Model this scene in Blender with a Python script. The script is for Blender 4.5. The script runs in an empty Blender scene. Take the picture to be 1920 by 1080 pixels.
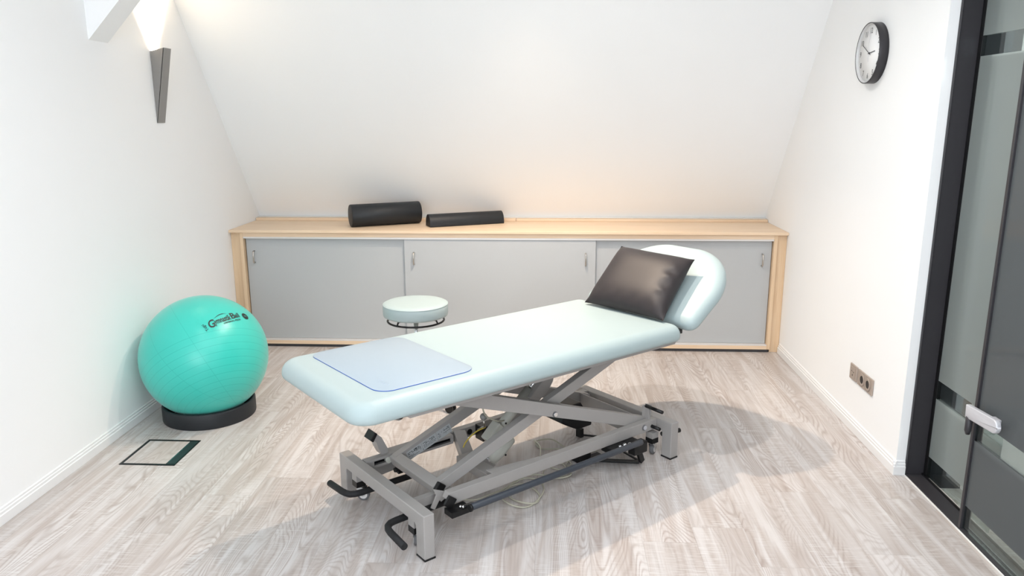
import bpy, bmesh, math, random
from mathutils import Vector, Matrix, Euler
random.seed(7)
C = bpy.context.scene.collection
PI = math.pi
# ------------------------------------------------------------------ helpers
class MB:
    def __init__(s): s.bm = bmesh.new()
    def box(s, a, b, mi=0, rot=None, piv=None):
        a, b = Vector(a), Vector(b)
        vs = [s.bm.verts.new((x, y, z)) for x in (a.x, b.x) for y in (a.y, b.y) for z in (a.z, b.z)]
        for f in ((0,1,3,2),(4,6,7,5),(0,4,5,1),(2,3,7,6),(0,2,6,4),(1,5,7,3)):
            s.bm.faces.new([vs[i] for i in f]).material_index = mi
        if rot is not None:
            p = Vector(piv) if piv else (a+b)/2
            for v in vs: v.co = rot @ (v.co-p) + p
        return s
    def prism(s, pts, n0, n1, axis='y', mi=0):
        # pts: 2D polygon; axis y: (x,z), axis x: (y,z), axis z: (x,y)
        f = {'y': lambda p, n: (p[0], n, p[1]), 'x': lambda p, n: (n, p[0], p[1]), 'z': lambda p, n: (p[0], p[1], n)}[axis]
        A = [s.bm.verts.new(f(p, n0)) for p in pts]; B = [s.bm.verts.new(f(p, n1)) for p in pts]
        n = len(pts)
        s.bm.faces.new(A[::-1]).material_index = mi; s.bm.faces.new(B).material_index = mi
        for i in range(n): s.bm.faces.new([A[i], A[(i+1) % n], B[(i+1) % n], B[i]]).material_index = mi
        return s
    def tube(s, pts, r, seg=12, closed=False, cap=True, mi=0):
        pts = [Vector(p) for p in pts]; n = len(pts); rings = []
        up = None
        for i, p in enumerate(pts):
            if closed: t = (pts[(i+1) % n]-pts[i-1]).normalized()
            else: t = (pts[min(i+1, n-1)]-pts[max(i-1, 0)]).normalized()
            if up is None:
                up = Vector((0,0,1)) if abs(t.z) < .9 else Vector((1,0,0))
            x = (up - t*up.dot(t)).normalized(); y = t.cross(x); up = x
            rr = r[i] if isinstance(r, (list, tuple)) else r
            rings.append([s.bm.verts.new(p + x*math.cos(2*PI*k/seg)*rr + y*math.sin(2*PI*k/seg)*rr) for k in range(seg)])
        m = n if closed else n-1
        for i in range(m):
            a, b = rings[i], rings[(i+1) % n]
            for k in range(seg):
                f = s.bm.faces.new([a[k], a[(k+1) % seg], b[(k+1) % seg], b[k]]); f.smooth = True; f.material_index = mi
        if not closed and cap:
            s.bm.faces.new(rings[0][::-1]).material_index = mi; s.bm.faces.new(rings[-1]).material_index = mi
        return s
    def cyl(s, p0, p1, r, seg=24, r2=None, mi=0):
        return s.tube([p0, p1], [r, r if r2 is None else r2], seg, mi=mi)
    def lathe(s, prof, c=(0,0,0), seg=48, axis='z', mi=0, cap=True):
        c = Vector(c); rings = []
        for r, h in prof:
            ring = []
            for k in range(seg):
                a = 2*PI*k/seg
                v = (r*math.cos(a), r*math.sin(a), h) if axis == 'z' else ((h, r*math.cos(a), r*math.sin(a)) if axis == 'x' else (r*math.sin(a), h, r*math.cos(a)))
                ring.append(s.bm.verts.new(c+Vector(v)))
            rings.append(ring)
        for a, b in zip(rings, rings[1:]):
            for k in range(seg):
                f = s.bm.faces.new([a[k], a[(k+1) % seg], b[(k+1) % seg], b[k]]); f.smooth = True; f.material_index = mi
        for ring, fl in ((rings[0], True), (rings[-1], False)):
            if cap and (ring[0].co-ring[1].co).length > 1e-5:
                s.bm.faces.new(ring[::-1] if fl else ring).material_index = mi
        return s
    def sphere(s, c, r, u=32, v=16, mi=0):
        prof = [(max(1e-6, r*math.sin(PI*i/v)), -r*math.cos(PI*i/v)) for i in range(v+1)]
        return s.lathe(prof, c, u, mi=mi)
    def beam(s, p0, p1, w, h, side=(0,1,0), mi=0):
        p0, p1 = Vector(p0), Vector(p1); d = (p1-p0).normalized(); sd = Vector(side); sd = (sd-d*sd.dot(d)).normalized(); up = d.cross(sd)
        vs = [s.bm.verts.new(p+sd*a*w/2+up*b*h/2) for p in (p0, p1) for a in (-1,1) for b in (-1,1)]
        for f in ((0,1,3,2),(4,6,7,5),(0,4,5,1),(2,3,7,6),(0,2,6,4),(1,5,7,3)):
            s.bm.faces.new([vs[i] for i in f]).material_index = mi
        return s
    def slab(s, outline, z0, z1, rt, rb, nseg=7, center=None, mi=0, side_mi=None):
        # outline: list of 2D points CCW (convex). rounded top / bottom edges by insetting along normals
        n = len(outline)
        P = [Vector(p) for p in outline]; N = []
        for i in range(n):
            t = (P[(i+1) % n]-P[i-1]).normalized(); N.append(Vector((t.y, -t.x)))
        prof = []
        for k in range(nseg+1):
            a = PI/2*k/nseg; prof.append((rb[0]*(1-math.sin(a)), z0+rb[1]*(1-math.cos(a))))
        for k in range(nseg+1):
            a = PI/2*k/nseg; prof.append((rt[0]*(1-math.cos(a)), z1-rt[1]*(1-math.sin(a))))
        rings = [[s.bm.verts.new((P[i].x-N[i].x*ins, P[i].y-N[i].y*ins, z)) for i in range(n)] for ins, z in prof]
        for a, b in zip(rings, rings[1:]):
            for k in range(n):
                f = s.bm.faces.new([a[k], a[(k+1) % n], b[(k+1) % n], b[k]]); f.smooth = True
                f.material_index = mi if side_mi is None else side_mi
        s.bm.faces.new(rings[0][::-1]).material_index = mi
        f = s.bm.faces.new(rings[-1]); f.material_index = mi; f.smooth = True
        return s
    def build(s, name, mat, parent=None, bevel=0, smooth=False, loc=None, bseg=2):
        bmesh.ops.recalc_face_normals(s.bm, faces=s.bm.faces)
        me = bpy.data.meshes.new(name)
        if smooth:
            for f in s.bm.faces: f.smooth = True
        s.bm.to_mesh(me); s.bm.free()
        o = bpy.data.objects.new(name, me); C.objects.link(o)
        for m in (mat if isinstance(mat, (list, tuple)) else [mat]): me.materials.append(m)
        if parent: o.parent = parent
        if loc: o.location = loc
        if bevel:
            b = o.modifiers.new('bevel', 'BEVEL'); b.width = bevel; b.segments = bseg; b.limit_method = 'ANGLE'; b.angle_limit = math.radians(40)
            b.harden_normals = False
        return o
def rrect(x0, x1, y0, y1, r, seg=8):
    if not isinstance(r, (list, tuple)): r = [r]*4   # order: (x1,y0)? corners CCW from x0,y0
    out = []
    for (cx, cy, a0, rr) in ((x0, y0, PI, r[0]), (x1, y0, 1.5*PI, r[1]), (x1, y1, 0, r[2]), (x0, y1, PI/2, r[3])):
        sx = 1 if cx == x0 else -1; sy = 1 if cy == y0 else -1
        for k in range(seg+1):
            a = a0+PI/2*k/seg; out.append((cx+sx*rr+rr*math.cos(a), cy+sy*rr+rr*math.sin(a)))
    return out
def thing(name, label, cat, loc=(0,0,0), rotz=0, group=None):
    o = bpy.data.objects.new(name, None); C.objects.link(o); o.empty_display_size = .1
    o.location = loc; o.rotation_euler = (0,0,rotz)
    o['label'] = label; o['category'] = cat
    if group: o['group'] = group
    return o
def tag(o, label, cat, group=None):
    o['label'] = label; o['category'] = cat
    if group: o['group'] = group
    return o
def struct(o): o['kind'] = 'structure'; return o
def text_mesh(s, size, offset=0.0, align='CENTER', extr=0):
    cu = bpy.data.curves.new('txt', 'FONT'); cu.body = s; cu.size = size; cu.align_x = align; cu.align_y = 'CENTER'
    cu.offset = offset; cu.extrude = extr; cu.resolution_u = 3
    o = bpy.data.objects.new('txt', cu); C.objects.link(o)
    dg = bpy.context.evaluated_depsgraph_get(); dg.update()
    me = bpy.data.meshes.new_from_object(o.evaluated_get(dg))
    out = ([v.co.copy() for v in me.vertices], [tuple(p.vertices) for p in me.polygons])
    bpy.data.objects.remove(o); bpy.data.curves.remove(cu); bpy.data.meshes.remove(me)
    return out
def from_data(name, verts, faces, mat, parent=None, smooth=False):
    me = bpy.data.meshes.new(name); me.from_pydata(verts, [], faces); me.update(); me.materials.append(mat)
    if smooth:
        for p in me.polygons: p.use_smooth = True
    o = bpy.data.objects.new(name, me); C.objects.link(o)
    if parent: o.parent = parent
    return o
# ------------------------------------------------------------------ materials
def nt(name):
    m = bpy.data.materials.new(name); m.use_nodes = True; t = m.node_tree
    return m, t, t.nodes['Principled BSDF']
def N(t, typ, **kw):
    n = t.nodes.new(typ)
    for k, v in kw.items(): setattr(n, k, v)
    return n
def srgb(r, g, b):
    f = lambda c: (c/255/12.92) if c/255 <= .04045 else ((c/255+.055)/1.055)**2.4
    return (f(r), f(g), f(b), 1)
def mat(name, col, rough=.5, metal=0, var=.03, scale=30, bump=0, bscale=200, spec=.5, coat=0, stretch=(1,1,1)):
    m, t, p = nt(name)
    tc = N(t, 'ShaderNodeTexCoord'); mp = N(t, 'ShaderNodeMapping'); mp.inputs['Scale'].default_value = stretch
    no = N(t, 'ShaderNodeTexNoise'); no.inputs['Scale'].default_value = scale; no.inputs['Detail'].default_value = 3
    t.links.new(tc.outputs['Object'], mp.inputs[0]); t.links.new(mp.outputs[0], no.inputs['Vector'])
    mx = N(t, 'ShaderNodeMix', data_type='RGBA')
    mx.inputs[6].default_value = tuple(c*(1-var) for c in col[:3])+(1,); mx.inputs[7].default_value = tuple(min(1, c*(1+var)) for c in col[:3])+(1,)
    t.links.new(no.outputs['Fac'], mx.inputs[0]); t.links.new(mx.outputs[2], p.inputs['Base Color'])
    p.inputs['Roughness'].default_value = rough; p.inputs['Metallic'].default_value = metal
    p.inputs['Specular IOR Level'].default_value = spec; p.inputs['Coat Weight'].default_value = coat
    if bump:
        n2 = N(t, 'ShaderNodeTexNoise'); n2.inputs['Scale'].default_value = bscale; n2.inputs['Detail'].default_value = 2
        t.links.new(mp.outputs[0], n2.inputs['Vector'])
        b = N(t, 'ShaderNodeBump'); b.inputs['Strength'].default_value = bump; b.inputs['Distance'].default_value = .002
        t.links.new(n2.outputs['Fac'], b.inputs['Height']); t.links.new(b.outputs[0], p.inputs['Normal'])
    return m
M = {}
M['wall'] = mat('white_plaster', (.88,.885,.885), .9, var=.01, scale=3, bump=.15, bscale=60, spec=.2)
M['base'] = mat('white_lacquer', (.80,.80,.80), .35, var=.01)
M['grey_metal'] = mat('grey_powder_coat', (.335,.317,.304), .40, var=.02, bump=.05, bscale=500)
M['dark_metal'] = mat('dark_frame', (.034,.032,.036), .38, spec=.35, var=.05)
M['black'] = mat('black_plastic', (.006,.006,.0065), .38, spec=.35, var=.1)
M['black_tube'] = mat('black_foam_grip', (.014,.014,.015), .6, spec=.3, var=.1, bump=.1)
M['blue_black'] = mat('anthracite_tube', (.038,.045,.058), .42, var=.05)
M['chrome'] = mat('chrome', (.75,.76,.77), .15, 1, var=.01)
M['nickel'] = mat('brushed_nickel', (.52,.49,.45), .3, 1, var=.02)
M['silver'] = mat('satin_silver', (.58,.58,.61), .38, .25, var=.01)
M['mint'] = mat('mint_vinyl', (.375,.455,.462), .42, spec=.35, var=.01, bump=.06, bscale=400)
M['mint_side'] = mat('mint_vinyl_side', (.40,.60,.575), .45, var=.06, scale=14, bump=.08, bscale=300)
M['mat_top'] = mat('pale_blue_foil', (.325,.395,.455), .34, spec=.35, var=.01)
M['mat_print'] = mat('pale_print', (.40,.50,.60), .4, var=.02)
M['mat_edge'] = mat('blue_edge', (.03,.10,.42), .4, var=.02)
M['roll'] = mat('anthracite_vinyl', (.016,.018,.021), .48, spec=.35, var=.06, bump=.15, bscale=500)
M['pillow'] = mat('brown_grey_satin', (.026,.0215,.0235), .48, spec=.35, var=.04, bump=.05, bscale=500)
M['door_grey'] = mat('grey_laminate', (.44,.455,.465), .45, var=.015, scale=250, stretch=(1,1,.3))
M['track'] = mat('aluminium_track', (.72,.70,.69), .35, .3, var=.01)
M['seal'] = mat('white_seal', (.75,.74,.72), .6)
M['plinth'] = mat('dark_plinth', (.05,.05,.055), .5)
M['lamp_metal'] = mat('grey_lamp_metal', (.235,.225,.215), .4, .0, var=.03)
M['motor'] = mat('ivory_grey_plastic', (.50,.50,.45), .4, var=.02)
M['rubber'] = mat('grey_rubber', (.13,.13,.135), .55)
M['cable'] = mat('ivory_cable', (.42,.40,.32), .5)
M['yellow'] = mat('yellow_cable', (.60,.45,.06), .5)
M['beige'] = mat('beige_socket', (.40,.33,.28), .35, .2, var=.02)
M['knob'] = mat('grey_knob', (.23,.23,.22), .5)
M['label'] = mat('grey_label', (.42,.44,.45), .4, var=.01)
M['ink'] = mat('black_ink', (.015,.017,.018), .5)
M['green_ink'] = mat('dark_green_ink', (.004,.05,.045), .5)
M['clock_face'] = mat('white_dial', (.85,.85,.85), .4, var=.005)
M['clock_inner'] = mat('white_inner_rim', (.62,.62,.62), .35)
M['digit'] = mat('dial_digit', (.05,.05,.055), .5)
M['floor_strip'] = mat('dark_green_black_metal', (.018,.028,.028), .4, var=.2, scale=60)

def wood(name, c1, c2, axis='x', scale=1.0, rough=.42):
    m, t, p = nt(name)
    tc = N(t, 'ShaderNodeTexCoord'); mp = N(t, 'ShaderNodeMapping')
    mp.inputs['Scale'].default_value = {'x': (.7,14,14), 'z': (14,14,.7)}[axis]
    t.links.new(tc.outputs['Object'], mp.inputs[0])
    n1 = N(t, 'ShaderNodeTexNoise'); n1.inputs['Scale'].default_value = 2.2*scale; n1.inputs['Detail'].default_value = 5; n1.inputs['Distortion'].default_value = .6
    n2 = N(t, 'ShaderNodeTexNoise'); n2.inputs['Scale'].default_value = 14*scale; n2.inputs['Detail'].default_value = 4
    t.links.new(mp.outputs[0], n1.inputs['Vector']); t.links.new(mp.outputs[0], n2.inputs['Vector'])
    a = N(t, 'ShaderNodeMath', operation='MULTIPLY_ADD'); t.links.new(n1.outputs['Fac'], a.inputs[0]); a.inputs[1].default_value = .75; a.inputs[2].default_value = 0
    b = N(t, 'ShaderNodeMath', operation='MULTIPLY_ADD'); t.links.new(n2.outputs['Fac'], b.inputs[0]); b.inputs[1].default_value = .25; t.links.new(a.outputs[0], b.inputs[2])
    r = N(t, 'ShaderNodeValToRGB'); r.color_ramp.elements[0].position = .35; r.color_ramp.elements[1].position = .65
    r.color_ramp.elements[0].color = c1; r.color_ramp.elements[1].color = c2
    t.links.new(b.outputs[0], r.inputs[0]); t.links.new(r.outputs[0], p.inputs['Base Color'])
    p.inputs['Roughness'].default_value = rough
    return m
M['maple'] = wood('maple_wood', (.72,.53,.36,1), (.80,.63,.46,1), 'x')
M['maple_v'] = wood('maple_wood_upright', (.64,.45,.28,1), (.74,.56,.38,1), 'z')

def floor_mat(name='whitewashed_oak_planks', gain=1.0):
    m, t, p = nt(name)
    L = t.links.new
    def math_(op, a, b=None, c=None):
        n = N(t, 'ShaderNodeMath', operation=op)
        for i, x in enumerate((a, b, c)):
            if x is None: continue
            if isinstance(x, (int, float)): n.inputs[i].default_value = x
            else: L(x, n.inputs[i])
        return n.outputs[0]
    tc = N(t, 'ShaderNodeTexCoord'); sp = N(t, 'ShaderNodeSeparateXYZ'); L(tc.outputs['Object'], sp.inputs[0])
    X, Y = sp.outputs[0], sp.outputs[1]
    PW, PL = .205, 1.25
    xr = math_('DIVIDE', math_('ADD', X, .043), PW); row = math_('FLOOR', xr); fx = math_('FRACT', xr)
    wn = N(t, 'ShaderNodeTexWhiteNoise', noise_dimensions='1D'); L(row, wn.inputs['W'])
    yr = math_('ADD', math_('DIVIDE', Y, PL), wn.outputs['Value']); col = math_('FLOOR', yr); fy = math_('FRACT', yr)
    idv = N(t, 'ShaderNodeCombineXYZ'); L(row, idv.inputs[0]); L(col, idv.inputs[1])
    w2 = N(t, 'ShaderNodeTexWhiteNoise', noise_dimensions='3D'); L(idv.outputs[0], w2.inputs['Vector'])
    sepc = N(t, 'ShaderNodeSeparateColor'); L(w2.outputs['Color'], sepc.inputs[0])
    ra, rb, rc = sepc.outputs[0], sepc.outputs[1], sepc.outputs[2]
    def vec(sx, sy, ox=37., oy=53.):
        c = N(t, 'ShaderNodeCombineXYZ')
        L(math_('MULTIPLY_ADD', X, sx, math_('MULTIPLY', ra, ox)), c.inputs[0])
        L(math_('MULTIPLY_ADD', Y, sy, math_('MULTIPLY', rb, oy)), c.inputs[1]); L(math_('MULTIPLY', rc, 9.), c.inputs[2])
        return c.outputs[0]
    def noise(v, s, d=2, dist=0., rough=.5):
        n = N(t, 'ShaderNodeTexNoise'); n.inputs['Scale'].default_value = s; n.inputs['Detail'].default_value = d
        n.inputs['Distortion'].default_value = dist; n.inputs['Roughness'].default_value = rough; L(v, n.inputs['Vector']); return n.outputs['Fac']
    big = noise(vec(4.6, .8), 1.0, 2, .25, .4)                 # cathedral figure: contour lines of a smooth field
    ringv = math_('SINE', math_('MULTIPLY', big, 300.))
    ring = math_('POWER', math_('MULTIPLY_ADD', ringv, .5, .5), 2.6)
    zone = noise(vec(9, .8, 11, 23), 1.0, 2)                    # where the figure is strong
    zn = N(t, 'ShaderNodeMapRange'); zn.inputs[1].default_value = .42; zn.inputs[2].default_value = .62; L(zone, zn.inputs[0])
    fiber = noise(vec(90, 3.2), 1.0, 4, .3, .6)
    brown = noise(vec(22, 1.3, 71, 13), 1.0, 3, .8)
    saw = noise(vec(12, 230, 5, 91), 1.0, 2, 0, .7)
    sawz = noise(vec(6, 2.5, 51, 31), 1.0, 2)
    sr = N(t, 'ShaderNodeMapRange'); sr.inputs[1].default_value = .52; sr.inputs[2].default_value = .64; L(saw, sr.inputs[0])
    sz = N(t, 'ShaderNodeMapRange'); sz.inputs[1].default_value = .42; sz.inputs[2].default_value = .60; L(sawz, sz.inputs[0])
    base = N(t, 'ShaderNodeMix', data_type='RGBA'); base.inputs[6].default_value = srgb(188,177,171); base.inputs[7].default_value = srgb(212,207,205)
    br = N(t, 'ShaderNodeMapRange'); br.inputs[1].default_value = .36; br.inputs[2].default_value = .62; L(brown, br.inputs[0]); L(br.outputs[0], base.inputs[0])
    m1 = N(t, 'ShaderNodeMix', data_type='RGBA'); L(base.outputs[2], m1.inputs[6]); m1.inputs[7].default_value = srgb(160,144,136)
    L(math_('MULTIPLY', math_('MULTIPLY', ring, zn.outputs[0]), .62), m1.inputs[0])
    m2 = N(t, 'ShaderNodeMix', data_type='RGBA'); L(m1.outputs[2], m2.inputs[6]); m2.inputs[7].default_value = srgb(168,157,151)
    fr = N(t, 'ShaderNodeMapRange'); fr.inputs[1].default_value = .5; fr.inputs[2].default_value = .72; L(fiber, fr.inputs[0]); L(math_('MULTIPLY', fr.outputs[0], .5), m2.inputs[0])
    m3 = N(t, 'ShaderNodeMix', data_type='RGBA'); L(m2.outputs[2], m3.inputs[6]); m3.inputs[7].default_value = srgb(228,226,225)
    L(math_('MULTIPLY', math_('MULTIPLY', sr.outputs[0], sz.outputs[0]), .55), m3.inputs[0])
    tone = math_('MULTIPLY_ADD', rc, .12, .81*gain)
    edge = math_('MINIMUM', math_('MINIMUM', fx, math_('SUBTRACT', 1., fx)), math_('MULTIPLY', math_('MINIMUM', fy, math_('SUBTRACT', 1., fy)), PL/PW))
    er = N(t, 'ShaderNodeMapRange'); er.inputs[1].default_value = 0; er.inputs[2].default_value = .008; er.inputs[3].default_value = .80; er.inputs[4].default_value = 1; L(edge, er.inputs[0])
    sc = N(t, 'ShaderNodeVectorMath', operation='SCALE'); L(m3.outputs[2], sc.inputs[0]); L(math_('MULTIPLY', tone, er.outputs[0]), sc.inputs['Scale'])
    L(sc.outputs[0], p.inputs['Base Color'])
    p.inputs['Roughness'].default_value = .36
    b = N(t, 'ShaderNodeBump'); b.inputs['Strength'].default_value = .25; b.inputs['Distance'].default_value = .0012
    L(math_('ADD', math_('MULTIPLY', fiber, -.6), math_('ADD', math_('MULTIPLY', sr.outputs[0], .3), er.outputs[0])), b.inputs['Height']); L(b.outputs[0], p.inputs['Normal'])
    return m
M['floor'] = floor_mat()

def glass_mat(name, dcol, tcol):
    m, t, p = nt(name); L = t.links.new
    t.nodes.remove(p); out = t.nodes['Material Output']
    tc = N(t, 'ShaderNodeTexCoord'); sp = N(t, 'ShaderNodeSeparateXYZ'); L(tc.outputs['Object'], sp.inputs[0])
    Z = sp.outputs[2]
    def band(z0, z1):
        a = N(t, 'ShaderNodeMath', operation='GREATER_THAN'); L(Z, a.inputs[0]); a.inputs[1].default_value = z0
        b = N(t, 'ShaderNodeMath', operation='LESS_THAN'); L(Z, b.inputs[0]); b.inputs[1].default_value = z1
        c = N(t, 'ShaderNodeMath', operation='MULTIPLY'); L(a.outputs[0], c.inputs[0]); L(b.outputs[0], c.inputs[1]); return c.outputs[0]
    bs = [band(-1, .105), band(.379, .462), band(1.818, 1.896)]
    s1 = N(t, 'ShaderNodeMath', operation='ADD'); L(bs[0], s1.inputs[0]); L(bs[1], s1.inputs[1])
    s2 = N(t, 'ShaderNodeMath', operation='ADD'); L(s1.outputs[0], s2.inputs[0]); L(bs[2], s2.inputs[1])
    clear = N(t, 'ShaderNodeBsdfTransparent'); clear.inputs[0].default_value = (.80,.86,.85,1)
    dif = N(t, 'ShaderNodeBsdfDiffuse'); dif.inputs[0].default_value = dcol
    trl = N(t, 'ShaderNodeBsdfTranslucent'); trl.inputs[0].default_value = tcol
    mx = N(t, 'ShaderNodeMixShader'); mx.inputs[0].default_value = .45; L(dif.outputs[0], mx.inputs[1]); L(trl.outputs[0], mx.inputs[2])
    sel = N(t, 'ShaderNodeMixShader'); L(s2.outputs[0], sel.inputs[0]); L(mx.outputs[0], sel.inputs[1]); L(clear.outputs[0], sel.inputs[2])
    gl = N(t, 'ShaderNodeBsdfGlossy'); gl.inputs['Roughness'].default_value = .04; gl.inputs[0].default_value = (1,1,1,1)
    fr = N(t, 'ShaderNodeFresnel'); fr.inputs['IOR'].default_value = 1.45
    fm = N(t, 'ShaderNodeMath', operation='MULTIPLY'); L(fr.outputs[0], fm.inputs[0]); fm.inputs[1].default_value = .35
    fin = N(t, 'ShaderNodeMixShader'); L(fm.outputs[0], fin.inputs[0]); L(sel.outputs[0], fin.inputs[1]); L(gl.outputs[0], fin.inputs[2])
    L(fin.outputs[0], out.inputs['Surface'])
    return m
M['glass'] = glass_mat('banded_frosted_glass', (.28,.315,.31,1), (.62,.66,.65,1))
M['glass_leaf'] = glass_mat('darker_banded_frosted_glass', (.145,.158,.165,1), (.30,.32,.33,1))  # same banded glass mixed from darker colours, for the door leaf
m, t, p = nt('ball_teal'); L = t.links.new
tc = N(t, 'ShaderNodeTexCoord')
def ringnode(axis, freq, lo, hi, w):
    nv = N(t, 'ShaderNodeVectorMath', operation='DOT_PRODUCT'); L(tc.outputs['Object'], nv.inputs[0]); nv.inputs[1].default_value = axis
    d = N(t, 'ShaderNodeMath', operation='DIVIDE'); L(nv.outputs['Value'], d.inputs[0]); d.inputs[1].default_value = .327
    a = N(t, 'ShaderNodeMath', operation='ARCCOSINE'); L(d.outputs[0], a.inputs[0])
    f = N(t, 'ShaderNodeMath', operation='MULTIPLY'); L(a.outputs[0], f.inputs[0]); f.inputs[1].default_value = freq
    g = N(t, 'ShaderNodeMath', operation='FRACT'); L(f.outputs[0], g.inputs[0])
    c = N(t, 'ShaderNodeMath', operation='LESS_THAN'); L(g.outputs[0], c.inputs[0]); c.inputs[1].default_value = w
    r1 = N(t, 'ShaderNodeMath', operation='GREATER_THAN'); L(a.outputs[0], r1.inputs[0]); r1.inputs[1].default_value = lo
    r2 = N(t, 'ShaderNodeMath', operation='LESS_THAN'); L(a.outputs[0], r2.inputs[0]); r2.inputs[1].default_value = hi
    q = N(t, 'ShaderNodeMath', operation='MULTIPLY'); L(c.outputs[0], q.inputs[0]); L(r1.outputs[0], q.inputs[1])
    q2 = N(t, 'ShaderNodeMath', operation='MULTIPLY'); L(q.outputs[0], q2.inputs[0]); L(r2.outputs[0], q2.inputs[1]); return q2.outputs[0]
ax = Vector((.455,-.51,-.73)).normalized()
R1 = ringnode(ax, 8.8, .30, 1.50, .060)
def seam(nrm_):
    nv = N(t, 'ShaderNodeVectorMath', operation='DOT_PRODUCT'); L(tc.outputs['Object'], nv.inputs[0]); nv.inputs[1].default_value = Vector(nrm_).normalized()
    a = N(t, 'ShaderNodeMath', operation='ABSOLUTE'); L(nv.outputs['Value'], a.inputs[0])
    c = N(t, 'ShaderNodeMath', operation='LESS_THAN'); L(a.outputs[0], c.inputs[0]); c.inputs[1].default_value = .0009; return c.outputs[0]
s1_ = N(t, 'ShaderNodeMath', operation='MAXIMUM'); L(seam((-.766,-.469,-.439)), s1_.inputs[0]); L(seam((-.712,-.022,-.702)), s1_.inputs[1]); R2 = s1_.outputs[0]
add = N(t, 'ShaderNodeMath', operation='MAXIMUM'); L(R1, add.inputs[0]); L(R2, add.inputs[1])
mix = N(t, 'ShaderNodeMix', data_type='RGBA'); mix.inputs[6].default_value = (.035,.50,.42,1); mix.inputs[7].default_value = (.010,.37,.31,1)
sc_ = N(t, 'ShaderNodeMath', operation='MULTIPLY'); L(add.outputs[0], sc_.inputs[0]); sc_.inputs[1].default_value = .75
L(sc_.outputs[0], mix.inputs[0]); L(mix.outputs[2], p.inputs['Base Color']); p.inputs['Roughness'].default_value = .33
p.inputs['Sheen Weight'].default_value = .15; p.inputs['Subsurface Weight'].default_value = .0
M['ball'] = m
m, t, p = nt('lamp_glow'); p.inputs['Emission Color'].default_value = (1,.82,.58,1); p.inputs['Emission Strength'].default_value = 30; p.inputs['Base Color'].default_value = (.9,.9,.9,1)
M['glow'] = m

# ------------------------------------------------------------------ room
XL, XR = -2.19, 1.578
YB, ZC = -1.6, 2.95
SY, SZ, ST = 5.628, .851, .757
slope_y = lambda z: SY-ST*(z-SZ)
DY0, DY1, DZ = 1.35, 3.262, 2.25        # door opening in the right wall
f = struct(MB().box((XL-.12, YB-.12, -.05), (1.615, 5.9, 0)).build('floor', M['floor']))
struct(MB().box((1.615, YB-.12, -.05), (3.6, 5.9, 0)).build('floor_corridor', M['floor']))
struct(MB().box((XL-.12, YB-.12, -.05), (XL, 5.9, ZC+.1)).build('wall_left', M['wall']))
struct(MB().box((XR, DY1, -.05), (XR+.12, 5.9, ZC+.1)).box((XR, YB, -.05), (XR+.12, DY0, ZC+.1)).box((XR, DY0, DZ), (XR+.12, DY1, ZC+.1)).build('wall_right', M['wall']))
struct(MB().box((XL, YB-.12, -.05), (3.6, YB, ZC+.1)).build('wall_back', M['wall']))
struct(MB().box((XL, 5.57, 0), (XR, 5.69, SZ-.004)).build('wall_far', M['wall']))
struct(MB().prism([(SY, SZ), (slope_y(ZC+.1), ZC+.1), (slope_y(ZC+.1)+.12, ZC+.1), (SY+.12, SZ)], XL, XR, 'x').build('wall_sloped', M['wall']))
struct(MB().box((XL-.12, YB-.12, ZC), (3.6, 5.9, ZC+.1)).build('ceiling', M['wall']))
M['corr'] = mat('corridor_paint', (.42,.46,.44), .8, var=.01, scale=3)
struct(MB().box((3.3, YB-.12, 0), (3.42, 5.9, ZC)).build('wall_corridor', M['corr']))
struct(MB().box((1.80, 3.275, 0), (3.3, 3.40, ZC)).build('wall_corridor_end', M['wall']))
# rafter from the left wall up to the ceiling
bt = 1.0412
ex = (ZC-1.947)/bt
struct(MB().prism([(XL, 1.947), (XL+ex, ZC), (XL+ex-.26, ZC), (XL, 1.947+.28)], 3.668, 3.829, 'y').build('trim_1', M['wall']))
# baseboards
prof = [(0,0), (.015,0), (.015,.040), (.011,.043), (.011,.053), (.007,.056), (.007,.064), (.003,.068), (0,.068)]
struct(MB().prism([(XL+a, b) for a, b in prof], YB, 5.055, 'y').build('baseboard_left', M['base'], bevel=.001))
b_ = MB().prism([(XR-a, b) for a, b in prof], DY1-.0135, 5.055, 'y')
b_.prism([(DY1-a, b) for a, b in prof], XR-.0148, 1.617, 'x')
struct(b_.build('baseboard_right', M['base'], bevel=.001))

# ------------------------------------------------------------------ glass door on the right
dr = bpy.data.objects.new('door_1', None); C.objects.link(dr); dr.location = (1.66, 2.9, 0); struct(dr)
def dpart(mb, name, mat_, bevel=.0015):
    o = mb.build(name, mat_, dr, bevel=bevel); o.matrix_parent_inverse = Matrix.Translation((-1.66, -2.9, 0)); return o
j = MB().box((1.618, 3.250, 0), (1.699, 3.2615, 2.2)).box((1.618, 3.250-.004, 0), (1.622, 3.2505, 2.2))
j.box((1.618, DY0, 2.19), (1.699, 3.262, 2.25)).box((1.618, DY0, 0), (1.699, DY0+.05, 2.2))
dpart(j, 'door_frame', M['dark_metal'])
dpart(MB().box((1.699, 3.225, 0), (1.720, 3.262, 2.2)).box((1.690, DY0+.05, 0.004), (1.697, 3.25, .014)), 'seal', M['black'])
dpart(MB().box((1.619, DY0+.05, 0), (1.697, 3.250, .006)), 'threshold', M['dark_metal'])
dpart(MB().box((1.612, DY0, 0), (1.618, 3.247, .003)), 'silicone_joint', M['seal'], 0)
g = dpart(MB().box((1.700, 2.74, .015), (1.708, 3.240, 2.19)), 'glass_pane', M['glass'], 0)
leaf = dpart(MB().box((1.631, DY0+.055, .012), (1.639, 2.786, 2.185)), 'glass_leaf', M['glass_leaf'], 0)
dpart(MB().box((1.622, 2.786, .006), (1.640, 2.802, 2.19)).box((1.640, 2.779, .006), (1.656, 2.802, 2.19)), 'edge_profile', M['dark_metal'])
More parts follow.
